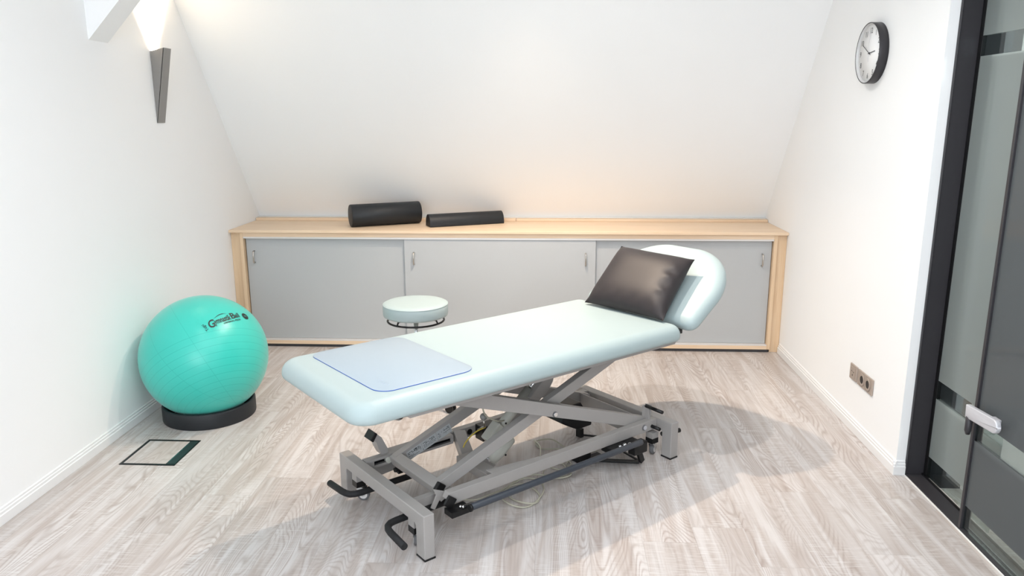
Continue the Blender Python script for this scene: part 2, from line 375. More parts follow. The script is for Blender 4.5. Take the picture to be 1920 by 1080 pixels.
dpart(MB().box((1.715, 3.13, 0), (1.80, 3.262, 2.19)), 'rear_post', M['dark_metal'])
# lever handle : a flat rounded bar on the leaf with a dark grip pin
hm = MB()
hp = rrect(-.10, .105, -.026, .026, [.004, .026, .026, .004], 8)
hm.slab(hp, 0, .018, (.005,.005), (.002,.002), 3)
ho = hm.build('lever_handle', M['silver'], dr, smooth=False)
ho.matrix_parent_inverse = Matrix.Identity(4)
# local x -> world -y, local y -> world z, local z -> world -x
Rm = Matrix(((0,0,-1,0), (-1,0,0,0), (0,1,0,0), (0,0,0,1)))
ho.matrix_local = Matrix.Translation((1.600-1.66, 2.690-2.9, .505)) @ Matrix.Rotation(math.radians(-4), 4, 'X') @ Rm
dpart(MB().box((1.600, 2.640, .490), (1.631, 2.68, .520)), 'handle_mount', M['silver'])
dpart(MB().tube([(1.592, 2.770, .480), (1.592, 2.772, .425), (1.594, 2.773, .410)], [.013,.012,.008], 16), 'handle_grip', M['dark_metal'], 0)

# ------------------------------------------------------------------ cabinet
FY = 5.061
cab = thing('sliding_door_cabinet', 'long low built-in cabinet with three grey sliding doors under the sloped wall', 'cabinet', ((XL+XR)/2, FY+.2, 0))
def cp(mb, name, mat_, bevel=.001, parent=None):
    o = mb.build(name, mat_, cab if parent is None else parent, bevel=bevel)
    if parent is None: o.matrix_parent_inverse = Matrix.Translation((-(XL+XR)/2, -(FY+.2), 0))
    return o
for a_, b_2 in ((XL+.001, -2.123), (1.513, XR-.001)): cp(MB().box((a_, FY+.012, 0), (b_2, FY+.03, .813)), 'filler_panel', M['maple_v'])
for a_, b_2 in ((-2.123, -2.100), (1.490, 1.513)): cp(MB().box((a_, FY-.004, .022), (b_2, FY+.48, .813)), 'side_panel', M['maple_v'])
cp(MB().box((-2.100, FY-.004, .784), (1.490, FY+.48, .813)), 'top_rail', M['maple'])
cp(MB().box((-2.100, FY-.004, .022), (1.490, FY+.48, .047)), 'bottom_panel', M['maple'])
cp(MB().box((-2.11, FY+.008, 0), (1.505, FY+.03, .022)), 'plinth', M['plinth'])
cp(MB().box((-2.0995, FY-.002, .772), (1.4895, FY+.05, .784)), 'top_track', M['track'])
cp(MB().box((-2.0995, FY-.002, .047), (1.4895, FY+.05, .056)), 'bottom_track', M['track'])
cp(MB().box((-2.0995, FY+.44, .05), (1.4895, FY+.45, .783)), 'rear_panel', M['maple'])
M['doorA'] = M['door_grey']
doors = [(-2.094, -.975, FY+.030, FY+.046, [-2.040]), (-.988, .313, FY+.006, FY+.022, [-.923, .246]), (.300, 1.486, FY+.030, FY+.046, [1.427])]
for k, (x0, x1, y0, y1, hs) in enumerate(doors):
    d = MB().box((x0, y0, .057), (x1, y1, .771)).build('sliding_door', M['door_grey'], cab, bevel=.001)
    d.matrix_parent_inverse = Matrix.Translation((-(XL+XR)/2, -(FY+.2), 0))
    for hx in hs:
        h = MB().tube([(hx, y0, .600), (hx, y0-.018, .601), (hx, y0-.024, .607), (hx, y0-.026, .64), (hx, y0-.024, .673), (hx, y0-.018, .679), (hx, y0, .680)], .0052, 10)
        h = h.build('door_handle', M['nickel'], d)
top = tag(MB().box((XL+.001, 5.039, .8142), (XR-.001, 5.60, .8324)).build('cabinet_worktop', M['maple'], bevel=.002), 'pale maple worktop running along the top of the grey-doored cabinet', 'worktop')
MB().box((XL+.003, 5.536, .8326), (-.246, 5.597, .850)).box((-.243, 5.536, .8326), (XR-.003, 5.597, .850)).build('rear_upstand', M['maple'], top, bevel=.0015)
struct(MB().box((XL+.002, 5.585, .851), (XR-.002, 5.624, .855)).build('trim_3', M['seal']))

# bolsters
def roll_obj(): 
    a = math.radians(27)
    t_ = thing('bolster_roll', 'round black vinyl bolster roll lying on the worktop, left of the half roll', 'bolster', (-1.165, 5.325, .8326), a)
    pr = [(.068,-.250),(.074,-.2485),(.078,-.244),(.078,.244),(.074,.2485),(.068,.250)]
    MB().lathe([(1e-5,-.2505)]+pr+[(1e-5,.2505)], (0,0,.0785), 48, 'x').build('roll_cover', M['roll'], t_)
    for s in (-1, 1):
        MB().tube([(s*.2475, .0755*math.cos(k*PI/24), .0785+.0755*math.sin(k*PI/24)) for k in range(48)], .0016, 6, closed=True).build('piping', M['roll'], t_)
    return t_
roll_obj()
a = math.atan2(.23, .503)
n_ = Vector((-math.sin(a), math.cos(a), 0))
mid = Vector((-.578, 5.315, .8326)) + n_*.052
mid.z += .0006
hr = thing('half_roll_cushion', 'half-round black vinyl cushion lying flat side down on the worktop, right of the round roll', 'bolster', mid, a)
pp = [(-.078,0), (-.082,.004), (-.080,.020)] + [(-.080*math.cos(PI*k/20), .018+.068*math.sin(PI*k/20)) for k in range(1, 20)] + [(.080,.020), (.082,.004), (.078,0)]
pp = [(x*.71, z) for x, z in pp]
o = MB().prism(pp, -.275, .275, 'x').build('roll_cover', M['roll'], hr, bevel=.006, bseg=3)
for f in o.data.polygons: f.use_smooth = abs(f.normal.x) < .5

# ------------------------------------------------------------------ wall sconce
sc0 = thing('wall_sconce', 'grey tapered wedge wall light shining upwards on the left wall', 'wall light', (XL, 4.272, 1.556))
sm = MB()
W2, D0 = .041, .081
# hollow wedge open at the top: two triangular cheeks, a leaning front and a back plate
for sy in (-W2, W2-.003):
    sm.prism([(0.001, 0), (.004, 0), (D0, .402), (0.001, .384)], sy, sy+.003, 'y')
sm.prism([(0.001, 0), (.005, 0), (D0, .402), (D0-.004, .401)], -W2, W2, 'y')
sm.prism([(0.001, 0), (.004, 0.02), (.004, .384), (0.001, .384)], -W2+.003, W2-.003, 'y')
sm.build('lamp_shade', M['lamp_metal'], sc0)
MB().cyl((.035, 0, .23), (.036, 0, .30), .012, 16).build('bulb', M['glow'], sc0)

# ------------------------------------------------------------------ clock
ck = thing('wall_clock', 'round white wall clock with a black rim on the right wall', 'clock', (XR, 3.932, 1.883))
cr = .143
MB().lathe([(cr-.012, -.001), (cr, -.001), (cr, -.044), (cr-.001, -.045), (cr-.0035, -.045), (cr-.004, -.043), (cr-.006, -.03)], (0,0,0), 96, 'x', cap=False).build('rim', M['dark_metal'], ck)
MB().lathe([(cr-.0045, -.0435), (cr-.009, -.032), (cr-.009, -.030)], (0,0,0), 96, 'x', cap=False).build('inner_rim', M['clock_inner'], ck)
MB().lathe([(1e-5, -.0315), (cr-.0088, -.0315), (cr-.0088, -.026)], (0,0,0), 96, 'x', cap=False).build('dial', M['clock_face'], ck)
# dial coordinates: right (seen from the room, facing +x) = -y ; up = z
def dial(px, py, d=-.0322): return Vector((d, -px, py))
for h in range(1, 13):
    vs, fs = text_mesh(str(h), .036, .0002)
    ang = PI/2-h*PI/6; cx, cy = .109*math.cos(ang), .106*math.sin(ang)
    cx0 = (min(v.x for v in vs)+max(v.x for v in vs))/2; cy0 = (min(v.y for v in vs)+max(v.y for v in vs))/2
    from_data('numeral', [dial(cx+(v.x-cx0)*.92, cy+v.y-cy0) for v in vs], fs, M['digit'], ck)
def hand(ang_deg, L1, L0, w, nm, z):
    an = math.radians(90-ang_deg); u = Vector((math.cos(an), math.sin(an))); n = Vector((-u.y, u.x))*w/2
    P = [u*-L0+n, u*-L0-n, u*L1-n, u*L1+n]
    m_ = MB(); A = [m_.bm.verts.new(dial(p.x, p.y, z)) for p in P]; B = [m_.bm.verts.new(dial(p.x, p.y, z-.001)) for p in P]
    m_.bm.faces.new(A); m_.bm.faces.new(B[::-1])
    for k in range(4): m_.bm.faces.new([A[k], A[(k+1) % 4], B[(k+1) % 4], B[k]])
    m_.build(nm, M['digit'] if nm != 'second_hand' else M['silver'], ck)
hand(84, .065, .016, .0035, 'hour_hand', -.0335); hand(297, .088, .018, .0032, 'minute_hand', -.0350); hand(358, .095, .040, .0015, 'second_hand', -.0365)
MB().cyl((-.0318,0,0), (-.0385,0,0), .004, 16).build('hub', M['digit'], ck)

# ------------------------------------------------------------------ sockets
def socket(name, label, y0, y1, double):
    t_ = thing(name, label, 'socket', (XR, (y0+y1)/2, .297))
    w = (y1-y0)/2
    MB().box((-.009, -w, -.0405), (-.0005, w, .0405)).build('frame', M['beige'], t_, bevel=.003)
    if double:
        for s in (-1, 1):
            m_ = MB(); cy = s*.0355
            m_.lathe([(.0345,-.0095),(.0345,-.011),(.0205,-.011),(.0195,-.0095)], (0, cy, 0), 32, 'x')
            m_.build('insert', M['beige'], t_)
            MB().cyl((-.0093, cy, 0), (-.0100, cy, 0), .0200, 32).build('socket_well', M['black'], t_)
    else:
        q = MB().box((-.0112, -.0275, -.0275), (-.009, .0275, .0275)).build('insert', M['beige'], t_, bevel=.001)
        for (a, b, r) in ((-.013, .004, .0035), (.013, .006, .0035), (0, -.014, .0045), (0, .004, .0018)):
            MB().cyl((-.0105, a, b), (-.0116, a, b), r, 14).build('port_hole', M['black'], q)
socket('data_socket', 'single beige wall outlet with three small ports, left of the double power socket', 3.757, 3.845, False)
socket('power_socket', 'double beige power socket with two dark round wells on the right wall', 3.565, 3.742, True)

# ------------------------------------------------------------------ floor outlet box
fb = thing('floor_outlet_box', 'square black-framed floor outlet lid set flush into the planks beside the ball', 'floor outlet', (-1.877, 3.335, 0))
x0, x1, y0, y1 = -.133, .134, -.140, .140
MB().box((x0, y0, 0), (x0+.014, y1, .0025)).box((x0+.014, y1-.016, 0), (x1, y1, .0025)).box((x0+.014, y0, 0), (x1, y0+.014, .0025)).box((x1-.004, y0+.014, 0), (x1, y1-.016, .0025)).build('frame', M['black'], fb)
MB().box((x0+.0145, y0+.0145, 0), (x1-.048, y1-.0165, .002)).build('lid', M['floor'], fb)
q = MB().box((x1-.0475, y0+.0145, 0), (x1-.0045, y1-.0165, .003)).build('cord_flap', M['floor_strip'], fb)
MB().box((x1-.044, -.105, .003), (x1-.042, -.005, .0036)).box((x1-.044, .015, .003), (x1-.042, .105, .0036)).build('flap_edge', M['chrome'], q)

# ------------------------------------------------------------------ exercise ball + ring
BC = Vector((-1.851, 3.828, .332)); BR = .327
ball = thing('exercise_ball', 'large teal gymnastics ball with black lettering beside the left wall', 'exercise ball', BC)
MB().sphere((0,0,0), BR, 96, 64).build('ball_skin', M['ball'], ball)
rim = tag(MB().lathe([(.238,0),(.240,.006),(.240,.074),(.236,.082),(.228,.085),(.222,.082),(.212,.066),(.205,.030),(.203,0)], (BC.x, BC.y, .001), 96, cap=False).build('ball_base_ring', M['roll']), 'black round base ring on the floor holding the teal ball', 'ball stand')
mm = rim.data; 
def on_ball(P0, T, pts, lift=.0008):
    P0 = P0.normalized(); T = (T-P0*T.dot(P0)).normalized(); Uu = P0.cross(T); out = []
    for x, y in pts:
        r = math.hypot(x, y); th = r/BR
        d = (T*x+Uu*y).normalized() if r > 1e-9 else T
        out.append((P0*math.cos(th)+d*math.sin(th))*(BR+lift))
    return out
P0 = Vector((.566,-.365,.741)); T0 = Vector((.689,-.056,.723))-Vector((.405,-.555,.72))
def ball_text(s, size, cx, cy, width, mat_, name, shear=.15, off=.0, rot=0, curve=0):
    vs, fs = text_mesh(s, size, off)
    w = max(v.x for v in vs)-min(v.x for v in vs); k = width/w; c, sn = math.cos(rot), math.sin(rot)
    pts = []
    for v in vs:
        x, y = v.x*k+v.y*shear, v.y
        x, y = x*c-y*sn, x*sn+y*c
        pts.append((cx+x, cy+y+curve*x*x))
    # text lies on a sphere: subdivide long faces a little by lifting
    from_data(name, on_ball(P0, T0, pts, .0016), fs, mat_, ball)
ball_text('G', .062, -.080, -.003, .034, M['ink'], 'lettering', .2, .0012)
ball_text('ymnastik', .046, -.017, .001, .094, M['ink'], 'lettering', .15, .0009)
ball_text('B', .052, .047, .005, .028, M['ink'], 'lettering', .05, .0010)
ball_text('all', .042, .076, .004, .029, M['ink'], 'lettering', .05, .0008)
ball_text('ORIGINAL PEZZI', .0115, .028, -.024, .104, M['green_ink'], 'lettering', .05, .0004)
ball_text('Togu', .022, -.118, -.006, .042, M['green_ink'], 'lettering', .0, .0003, rot=PI/2+.25)
sw = [(-.052+.075*i/10, .022+.010*math.sin(PI*i/10*.8)) for i in range(11)]
top_, bot_ = [(x, y+.0040*math.sin(PI*(i+.6)/11)) for i, (x, y) in enumerate(sw)], sw
vv = on_ball(P0, T0, top_+bot_, .0016)
from_data('swoosh', vv, [(i, i+1, 12+i, 11+i) for i in range(10)], M['ink'], ball)
E0 = Vector((.731,-.004,.683))
def disc(r0, r1, mt, nm, lift):
    n = 32; T1 = Vector((0,1,0))
    a_ = on_ball(E0, T1, [(r0*math.cos(2*PI*k/n), r0*math.sin(2*PI*k/n)) for k in range(n)], lift) if r0 else None
    b_ = on_ball(E0, T1, [(r1*math.cos(2*PI*k/n), r1*math.sin(2*PI*k/n)) for k in range(n)], lift)
    if a_: from_data(nm, a_+b_, [(k, (k+1) % n, n+(k+1) % n, n+k) for k in range(n)], mt, ball)
    else: from_data(nm, b_+on_ball(E0, T1, [(0,0)], lift), [(k, (k+1) % n, n) for k in range(n)], mt, ball)
disc(0, .021, M['ink'], 'round_emblem', .0012); disc(.0145, .0160, M['green_ink'], 'emblem_ring', .0020)
vs, fs = text_mesh('PEZZI', .010, 0)
from_data('emblem_lettering', on_ball(E0, T0, [(v.x*.8, v.y) for v in vs], .0022), fs, M['ball'], ball)

# ------------------------------------------------------------------ stool
st = thing('rolling_stool', 'round mint green rolling stool behind the treatment table', 'stool', (-.735, 4.035, 0))
sh = .590; sr = .180
MB().lathe([(1e-5, sh-.075), (sr-.014, sh-.075), (sr-.004, sh-.070), (sr-.001, sh-.060), (sr, sh-.035), (sr-.001, sh-.014), (sr-.004, sh-.006), (sr-.012, sh-.001), (sr-.05, sh+.001), (1e-5, sh+.002)], (0,0,0), 64).build('seat', M['mint'], st)
MB().tube([((sr-.003)*math.cos(2*PI*k/64), (sr-.003)*math.sin(2*PI*k/64), sh-.008) for k in range(64)], .0025, 8, closed=True).build('seat_piping', M['mint'], st)
rg = MB().tube([(.155*math.cos(2*PI*k/64), .155*math.sin(2*PI*k/64), sh-.102) for k in range(64)], .0055, 10, closed=True)
for k in range(4):
    a = PI/4+.25+k*PI/2; rg.tube([(.155*math.cos(a), .155*math.sin(a), sh-.102), (.145*math.cos(a), .145*math.sin(a), sh-.084), (.03*math.cos(a), .03*math.sin(a), sh-.080)], .005, 8)
rg.build('control_ring', M['black'], st)
MB().cyl((0,0,sh-.095), (0,0,sh-.075), .017, 24).build('collar', M['black'], st)
MB().cyl((0,0,.25), (0,0,sh-.09), .0135, 24).build('piston', M['chrome'], st)
MB().cyl((0,0,.075), (0,0,.27), .025, 24).build('column', M['black'], st)
for k in range(5):
    a = math.radians(-34+72*k); c_, s_ = math.cos(a), math.sin(a)
    lg = MB().tube([(0,0,.095), (.12*c_, .12*s_, .082), (.235*c_, .235*s_, .066)], [.020,.017,.012], 12).build('base_arm', M['black'], st)
    w = MB()
    for q in (-.012, .012):
        p0 = Vector((.242*c_-s_*(q-.007), .242*s_+c_*(q-.007), .027)); p1 = Vector((.242*c_-s_*(q+.007), .242*s_+c_*(q+.007), .027))
        w.cyl(p0, p1, .026, 20)
    w.cyl((.236*c_, .236*s_, .03), (.236*c_, .236*s_, .068), .008, 10)
    w.build('caster', M['black'], lg)

# ------------------------------------------------------------------ treatment table
ANG = math.radians(40.96)
A0 = Vector((-.445, 2.468, 0))
tt = thing('treatment_table', 'mint green height-adjustable treatment table on a grey scissor frame', 'treatment table', A0, ANG)
def tp(mb, name, mat_='grey_metal', bevel=.0, parent=None, **kw):
    return mb.build(name, M[mat_] if isinstance(mat_, str) else mat_, parent or tt, bevel=bevel, **kw)
# cushion
out = rrect(-.245, 1.420, -.003, .705, [.085,.055,.055,.085], 10)
tp(MB().slab(out, .579, .656, (.054,.052), (.018,.022), 9), 'cushion', 'mint')
# headrest (built flat, then tilted about the hinge)
hx = Matrix.Translation((1.454, 0, .628)) @ Matrix.Rotation(-math.radians(36.77), 4, 'Y')
L_, w0, w1, hr_ = .486, .361, .366, .293
ho_ = []
def arc(cx, cy, r, a0, a1, n=12): return [(cx+r*math.cos(a0+(a1-a0)*k/n), cy+r*math.sin(a0+(a1-a0)*k/n)) for k in range(n+1)]
ho_ += arc(.05, -w0+.05, .05, PI, 1.5*PI, 6)
ho_ += arc(L_-hr_, -w1+hr_, hr_, 1.5*PI+.05, 2*PI-.05, 20)
ho_ += arc(L_-hr_, w1-hr_, hr_, .05, PI/2-.05, 20)
ho_ += arc(.05, w0-.05, .05, PI/2, PI, 6)
hm = MB().slab([(x, y+.346) for x, y in ho_], -.034, .030, (.046,.042), (.018,.020), 8)
for v in hm.bm.verts: v.co = hx @ v.co
tp(hm, 'headrest', 'mint')
hb = MB().box((0.02, .10, -.052), (.30, .13, -.032)).box((0.02, .57, -.052), (.30, .60, -.032)).box((.26, .10, -.052), (.29, .60, -.032))
for v in hb.bm.verts: v.co = hx @ v.co
tp(hb, 'headrest_bracket', 'grey_metal', .001)
for v_ in (.040, .630): tp(MB().box((1.412, v_, .598), (1.452, v_+.025, .618)), 'hinge', 'black', .002)
# top frame
fr = MB()
for v0, v1 in ((.035,.065), (.635,.665)):
    fr.prism([(-.035,.568), (-.02,.557), (1.395,.557), (1.405,.566), (1.405,.578), (-.045,.578)], v0, v1, 'y')
for u0 in (-.02, .36, .74, 1.05, 1.36):
    fr.box((u0, .065, .557), (u0+.03, .635, .578))
tp(fr, 'top_frame', 'grey_metal', .0015)
tp(MB().box((.02, .030, .5782), (1.38, .67, .5788)), 'base_board', 'black')
# scissor arms: frame one (inner pair) with bottom cross bar and label
rot_arm = Matrix.Rotation(-math.radians(19.8), 3, 'Y')
arm1 = [(.192,.150), (.160,.188), (1.150,.5495), (1.305,.5495)]
far1 = None
for v0, v1 in ((.170,.205), (.485,.520)):
    far1 = tp(MB().prism(arm1, v0, v1, 'y'), 'scissor_arm', 'grey_metal', .002)
tp(MB().box((.154,.171,.146), (.200,.519,.192), rot=rot_arm), 'cross_bar', 'grey_metal', .003)
tp(MB().box((1.09,.206,.490), (1.13,.484,.530), rot=rot_arm), 'cross_bar', 'grey_metal', .002)
# frame two (outer pair)
arm2 = [(.130,.5495), (.3045,.5495), (1.335,.180), (1.335,.140), (1.292,.138)]
for v0, v1 in ((.127,.165), (.525,.563)):
    a2 = tp(MB().prism(arm2, v0, v1, 'y'), 'scissor_arm', 'grey_metal', .002)
    s = -1 if v0 < .3 else 1; vf = v0 if s < 0 else v1
    tp(MB().cyl((.739, vf, .3485), (.739, vf+s*.0035, .3485), .0125, 20), 'pivot_ring', 'rubber', parent=a2)
    tp(MB().cyl((.7405, vf+s*.001, .348), (.7405, vf+s*.006, .348), .0095, 20), 'pivot_bolt', 'chrome', parent=a2)
# cross plate of frame two, near the head end
tp(MB().box((1.262,.1655,.100), (1.268,.5245,.204)), 'cross_plate', 'grey_metal', .001)
# base: end beams with legs
def end_beam(u0, u1):
    b = MB(); z0, z1, V = .130, .1825, .688
    b.prism([(0,.006), (.058,.006), (.058,z0-.008), (.066,z0), (V-.066,z0), (V-.058,z0-.008), (V-.058,.006), (V,.006), (V,z1), (0,z1)], u0, u1, 'x')
    o = tp(b, 'end_leg_frame', 'grey_metal', .004, bseg=3)
    for v0 in (-.001, V-.059):
        tp(MB().box((u0-.001, v0, 0), (u1+.001, v0+.060, .007)), 'foot_pad', 'black', .001, parent=o)
    return o
end_beam(0, .046); end_beam(1.358, 1.408)
# long base rails
rail = [(.172,.1822), (1.357,.1822), (1.357,.132), (.206,.132), (.160,.158)]
for v0, v1 in ((.090,.125), (.565,.600)):
    r = tp(MB().prism(rail, v0, v1, 'y'), 'base_rail', 'grey_metal', .002)
    vf = v0 if v0 < .3 else v1; s = -1 if v0 < .3 else 1
    tp(MB().cyl((1.268, vf, .158), (1.268, vf+s*.003, .158), .014, 20), 'pivot_ring', 'rubber', parent=r)
    tp(MB().cyl((1.272, vf+s*.001, .157), (1.272, vf+s*.005, .157), .0105, 20), 'pivot_bolt', 'silver', parent=r)
# inner slotted channels at the foot end
def channel(v0, v1, s):
    m_ = MB()
    z0, z1 = .143, .184; u0, u1 = .046, .486
    zc = (z0+z1)/2; h = .009
    # plate with a long slot: top band, bottom band, end pieces
    m_.box((u0, v0, zc+h), (u1, v1, z1)).box((u0, v0, z0), (u1, v1, zc-h)).box((u0, v0, zc-h), (.085, v1, zc+h)).box((.470, v0, zc-h), (u1, v1, zc+h))
    if s > 0: m_.box((u0, v1, z1-.003), (u1, .565, z1)).box((u0, v1, z0), (u1, .565, z0+.003))
    o = tp(m_, 'slide_channel', 'grey_metal', .001)
    return o
channel(.531, .534, 1)
tp(MB().box((.046, .560, .147), (.485, .5645, .180)), 'slot_backing', 'black')
tp(MB().cyl((.150, .5205, .1635), (.150, .545, .1635), .0125, 20), 'roller', 'motor')
# inner stub rails from the foot beam to the rails
for v0, v1 in ((.173,.200), (.5655,.595)):
    tp(MB().prism([(.046,.165), (.056,.165), (.062,.150), (.24,.150), (.24,.092), (.046,.076)], v0, v1, 'y'), 'rail_end', 'grey_metal', .001)
# black square caps and the link plate at the foot end
rot45 = Matrix.Rotation(math.radians(38), 3, 'Y')
c1_ = tp(MB().box((.171-.0205, .152, .176-.0205), (.171+.0205, .1695, .176+.0205), rot=rot45), 'tube_cap', 'black', .004)
c2_ = tp(MB().box((.169-.0215, .078, .149-.0215), (.169+.0215, .0895, .149+.0215), rot=rot45), 'tube_cap', 'black', .003)
tp(MB().prism([(a_+.013, b_2-.013) for a_, b_2 in ((.117,.204), (.179,.174), (.192,.158), (.154,.138), (.147,.149), (.124,.114), (.107,.126), (.133,.172))], .1425, .1505, 'y'), 'link_plate', 'grey_metal', .002)
# cross tube of the base
tp(MB().box((.412,.133,.112), (.476,.400,.152)), 'cross_tube', 'grey_metal', .002)
tp(MB().beam((.470,.395,.120), (.538,.566,.165), .056, .040, (1,0,0)), 'strut', 'grey_metal', .002)
tp(MB().prism([(.40,.1255), (.66,.1255), (.50,.150), (.40,.165)], .176, .181, 'z'), 'gusset', 'grey_metal', .001)
# far upright strut between rail and arm (seen through the frame)
# casters
def caster(u, v, du, dv, ztop):
    m_ = MB().box((u-.021, v-.021, .092), (u+.021, v+.021, ztop))
    c = tp(m_, 'caster_stub', 'grey_metal', .001)
    tp(MB().box((u-.0215, v-.0215, .066), (u+.0215, v+.0215, .0918)), 'caster_cap', 'black', .001, parent=c)
    d = Vector((du, dv, 0)).normalized(); n = Vector((-d.y, d.x, 0)); wc = Vector((u, v, .0265))+d*.018
    fk = MB().lathe([(.019,.066), (.019,.061), (.012,.058)], (u, v, 0), 20)
    for s in (-1, 1):
        p = wc+n*s*.0125
        pts = [(-.030,.034), (.014,.034), (.012,.014), (.006,-.004), (-.004,-.006)]
        A_ = [fk.bm.verts.new(p+d*x+Vector((0,0,z))) for x, z in pts]; B_ = [fk.bm.verts.new(p+n*s*.0015+d*x+Vector((0,0,z))) for x, z in pts]
        fk.bm.faces.new(A_); fk.bm.faces.new(B_[::-1])
        for k in range(5): fk.bm.faces.new([A_[k], A_[(k+1) % 5], B_[(k+1) % 5], B_[k]])
    tp(fk, 'caster_fork', 'chrome', .0005, parent=c)
    wh = MB()
    for s in (1,):
        wh.tube([wc-n*.010, wc-n*.0085, wc+n*.0085, wc+n*.010], [.0235,.026,.026,.0235], 28, mi=0)
        wh.tube([wc-n*.0112, wc+n*.0112], [.017,.017], 24, mi=1)
    wh.build('caster_wheel', [M['rubber'], M['track']], c)
caster(.030, .108, .5, .9, .1305); caster(.030, .572, .75, -.65, .1305); caster(1.332, .095, .9, .35, .1205); caster(1.332, .585, .9, .3, .1205)
# black lifting bars passing under the foot beam
for (v, s) in ((.452, 1), (.172, -1)):
    L2 = [(.245, v, .100), (.06, v, .100), (-.02, v, .099), (-.045, v+s*.004, .099), (-.062, v+s*.016, .098), (-.072, v+s*.036, .098), (-.076, v+s*.06, .097), (-.080, v+s*.168, .092)]
    tp(MB().tube(L2, .0135, 14), 'lift_handle', 'black_tube')
tp(MB().cyl((1.36,.06,.112), (1.472,.045,.106), .011, 14), 'lift_handle', 'black_tube')
# brake rockers
rk = MB().prism([(.140,.236), (.112,.246), (.104,.160), (.078,.140), (.118,.142), (.140,.190)], 1.317, 1.324, 'x').prism([(.140,.250), (.100,.252), (.108,.166), (.070,.160), (.084,.146), (.140,.146)], 1.325, 1.328, 'x')
rk.box((1.300,.133,.150), (1.330,.137,.246))
k_ = tp(rk, 'brake_rocker', 'grey_metal', .001)
tp(MB().tube([(1.321,.130,.242), (1.321,.028,.240)], .0085, 12), 'pedal_rod', 'black', parent=k_)
tp(MB().tube([(1.321,.115,.152), (1.321,.040,.151)], .0085, 12), 'pedal_rod', 'black', parent=k_)
k2 = tp(MB().prism([(.150,.165), (.135,.180), (.118,.215), (.110,.245), (.088,.272), (.104,.292), (.135,.262), (.162,.205), (.168,.165)], .552, .605, 'y'), 'brake_rocker', 'grey_metal', .001)
tp(MB().prism([(.080,.262), (.104,.294), (.116,.283), (.094,.250)], .548, .609, 'y'), 'pedal_pad', 'black', .003, parent=k2)
# black clamps on the far rail, with hole and ball knob
tp(MB().box((.628,.500,.120), (.72,.562,.190)), 'clamp_block', 'black', .002)
tp(MB().cyl((.598,.5652,.157), (.598,.5635,.157), .014, 20), 'rail_hole', 'black')
kn = tp(MB().cyl((.580,.42,.235), (.575,.42,.270), .004, 10).cyl((.60,.50,.19), (.580,.42,.237), .004, 10), 'knob_stem', 'nickel')
tp(MB().sphere((.5745,.42,.285), .0165, 20, 12), 'ball_knob', 'knob', parent=kn)
tp(MB().box((.181,.500,.097), (.222,.530,.143)), 'clamp_block', 'black', .002)
tp(MB().cyl((.166,.508,.118), (.181,.508,.118), .010, 12), 'clamp_screw', 'black')
# actuator
ac = tp(MB().tube([(.580,.375,.190), (.80,.375,.375)], .023, 24), 'actuator', 'motor')
tp(MB().tube([(.79,.375,.366), (.875,.375,.441)], .011, 16), 'piston_rod', 'chrome', parent=ac)
tp(MB().tube([(.535,.33,.118), (.540,.33,.122), (.585,.33,.155), (.645,.33,.200), (.650,.33,.204)], [.012,.030,.038,.036,.030], 28), 'motor_housing', 'motor', parent=ac)
tp(MB().box((.545,.345,.195), (.640,.400,.245), rot=Matrix.Rotation(-math.radians(42), 3, 'Y')), 'gear_housing', 'motor', .006, parent=ac)
for (u, v, z) in ((.598,.2915,.142), (.640,.343,.262)):
    tp(MB().cyl((u, v, z), (u, v-.003, z), .0045, 10), 'screw', 'black', parent=ac)
tp(MB().prism([(.490,.152), (.556,.152), (.566,.090), (.540,.080), (.495,.130)], .322, .328, 'y').prism([(.490,.152), (.556,.152), (.566,.090), (.540,.080), (.495,.130)], .372, .378, 'y'), 'actuator_bracket', 'grey_metal', .001)
tp(MB().cyl((.528,.312,.132), (.528,.386,.132), .009, 14), 'bracket_bolt', 'chrome')
lv = MB().prism([(.767,.352), (.811,.315), (.885,.372), (.905,.400), (.945,.535), (.905,.545), (.853,.425)], .330, .372, 'y').box((.905,.206,.500), (.950,.484,.545))
tp(lv, 'lever_tube', 'grey_metal', .003)
tp(MB().box((.755,.376,.310), (.835,.425,.350), rot=Matrix.Rotation(-math.radians(40), 3, 'Y')), 'gear_cover', 'motor', .006)
# control box under the head side
cb = MB().prism([(.950,.186), (.974,.258), (1.075,.262), (1.150,.140), (1.146,.127), (1.057,.126), (.985,.165)], .32, .44, 'y')
tp(cb, 'control_box', 'black', .004)
# foot control bar
bar = [(.196,-.012,.158), (1.13,-.012,.158)]
fbar = tp(MB().tube([(.200,-.012,.158), (.204,-.012,.158), (1.135,-.012,.158), (1.139,-.012,.158)], [.012,.0135,.0135,.0115], 20), 'foot_switch_bar', 'blue_black')
bl = MB().box((.152,.045,.100), (.240,.100,.124))
bl.beam((.228,.055,.130), (.226,-.014,.157), .042, .012, (1,0,0))
bl.cyl((.192,-.013,.157), (.202,-.013,.157), .015, 20)
tp(bl, 'bar_bracket', 'black', .002)
tp(MB().sphere((.200,.060,.130), .0065, 12, 8).sphere((.205,.048,.133), .006, 12, 8), 'bracket_bolt', 'chrome')
br_ = MB().box((1.015,.040,.105), (1.195,.120,.131)).box((1.12,.010,.085), (1.205,.052,.138)).beam((1.182,.045,.085), (1.222,.055,.014), .016, .028, (0,1,0))
tp(br_, 'bar_bracket', 'black', .003)
tp(MB().sphere((1.065,.050,.134), .008, 12, 8).sphere((1.090,.045,.136), .010, 12, 8).sphere((1.110,.032,.137), .011, 12, 8), 'bracket_bolt', 'chrome')
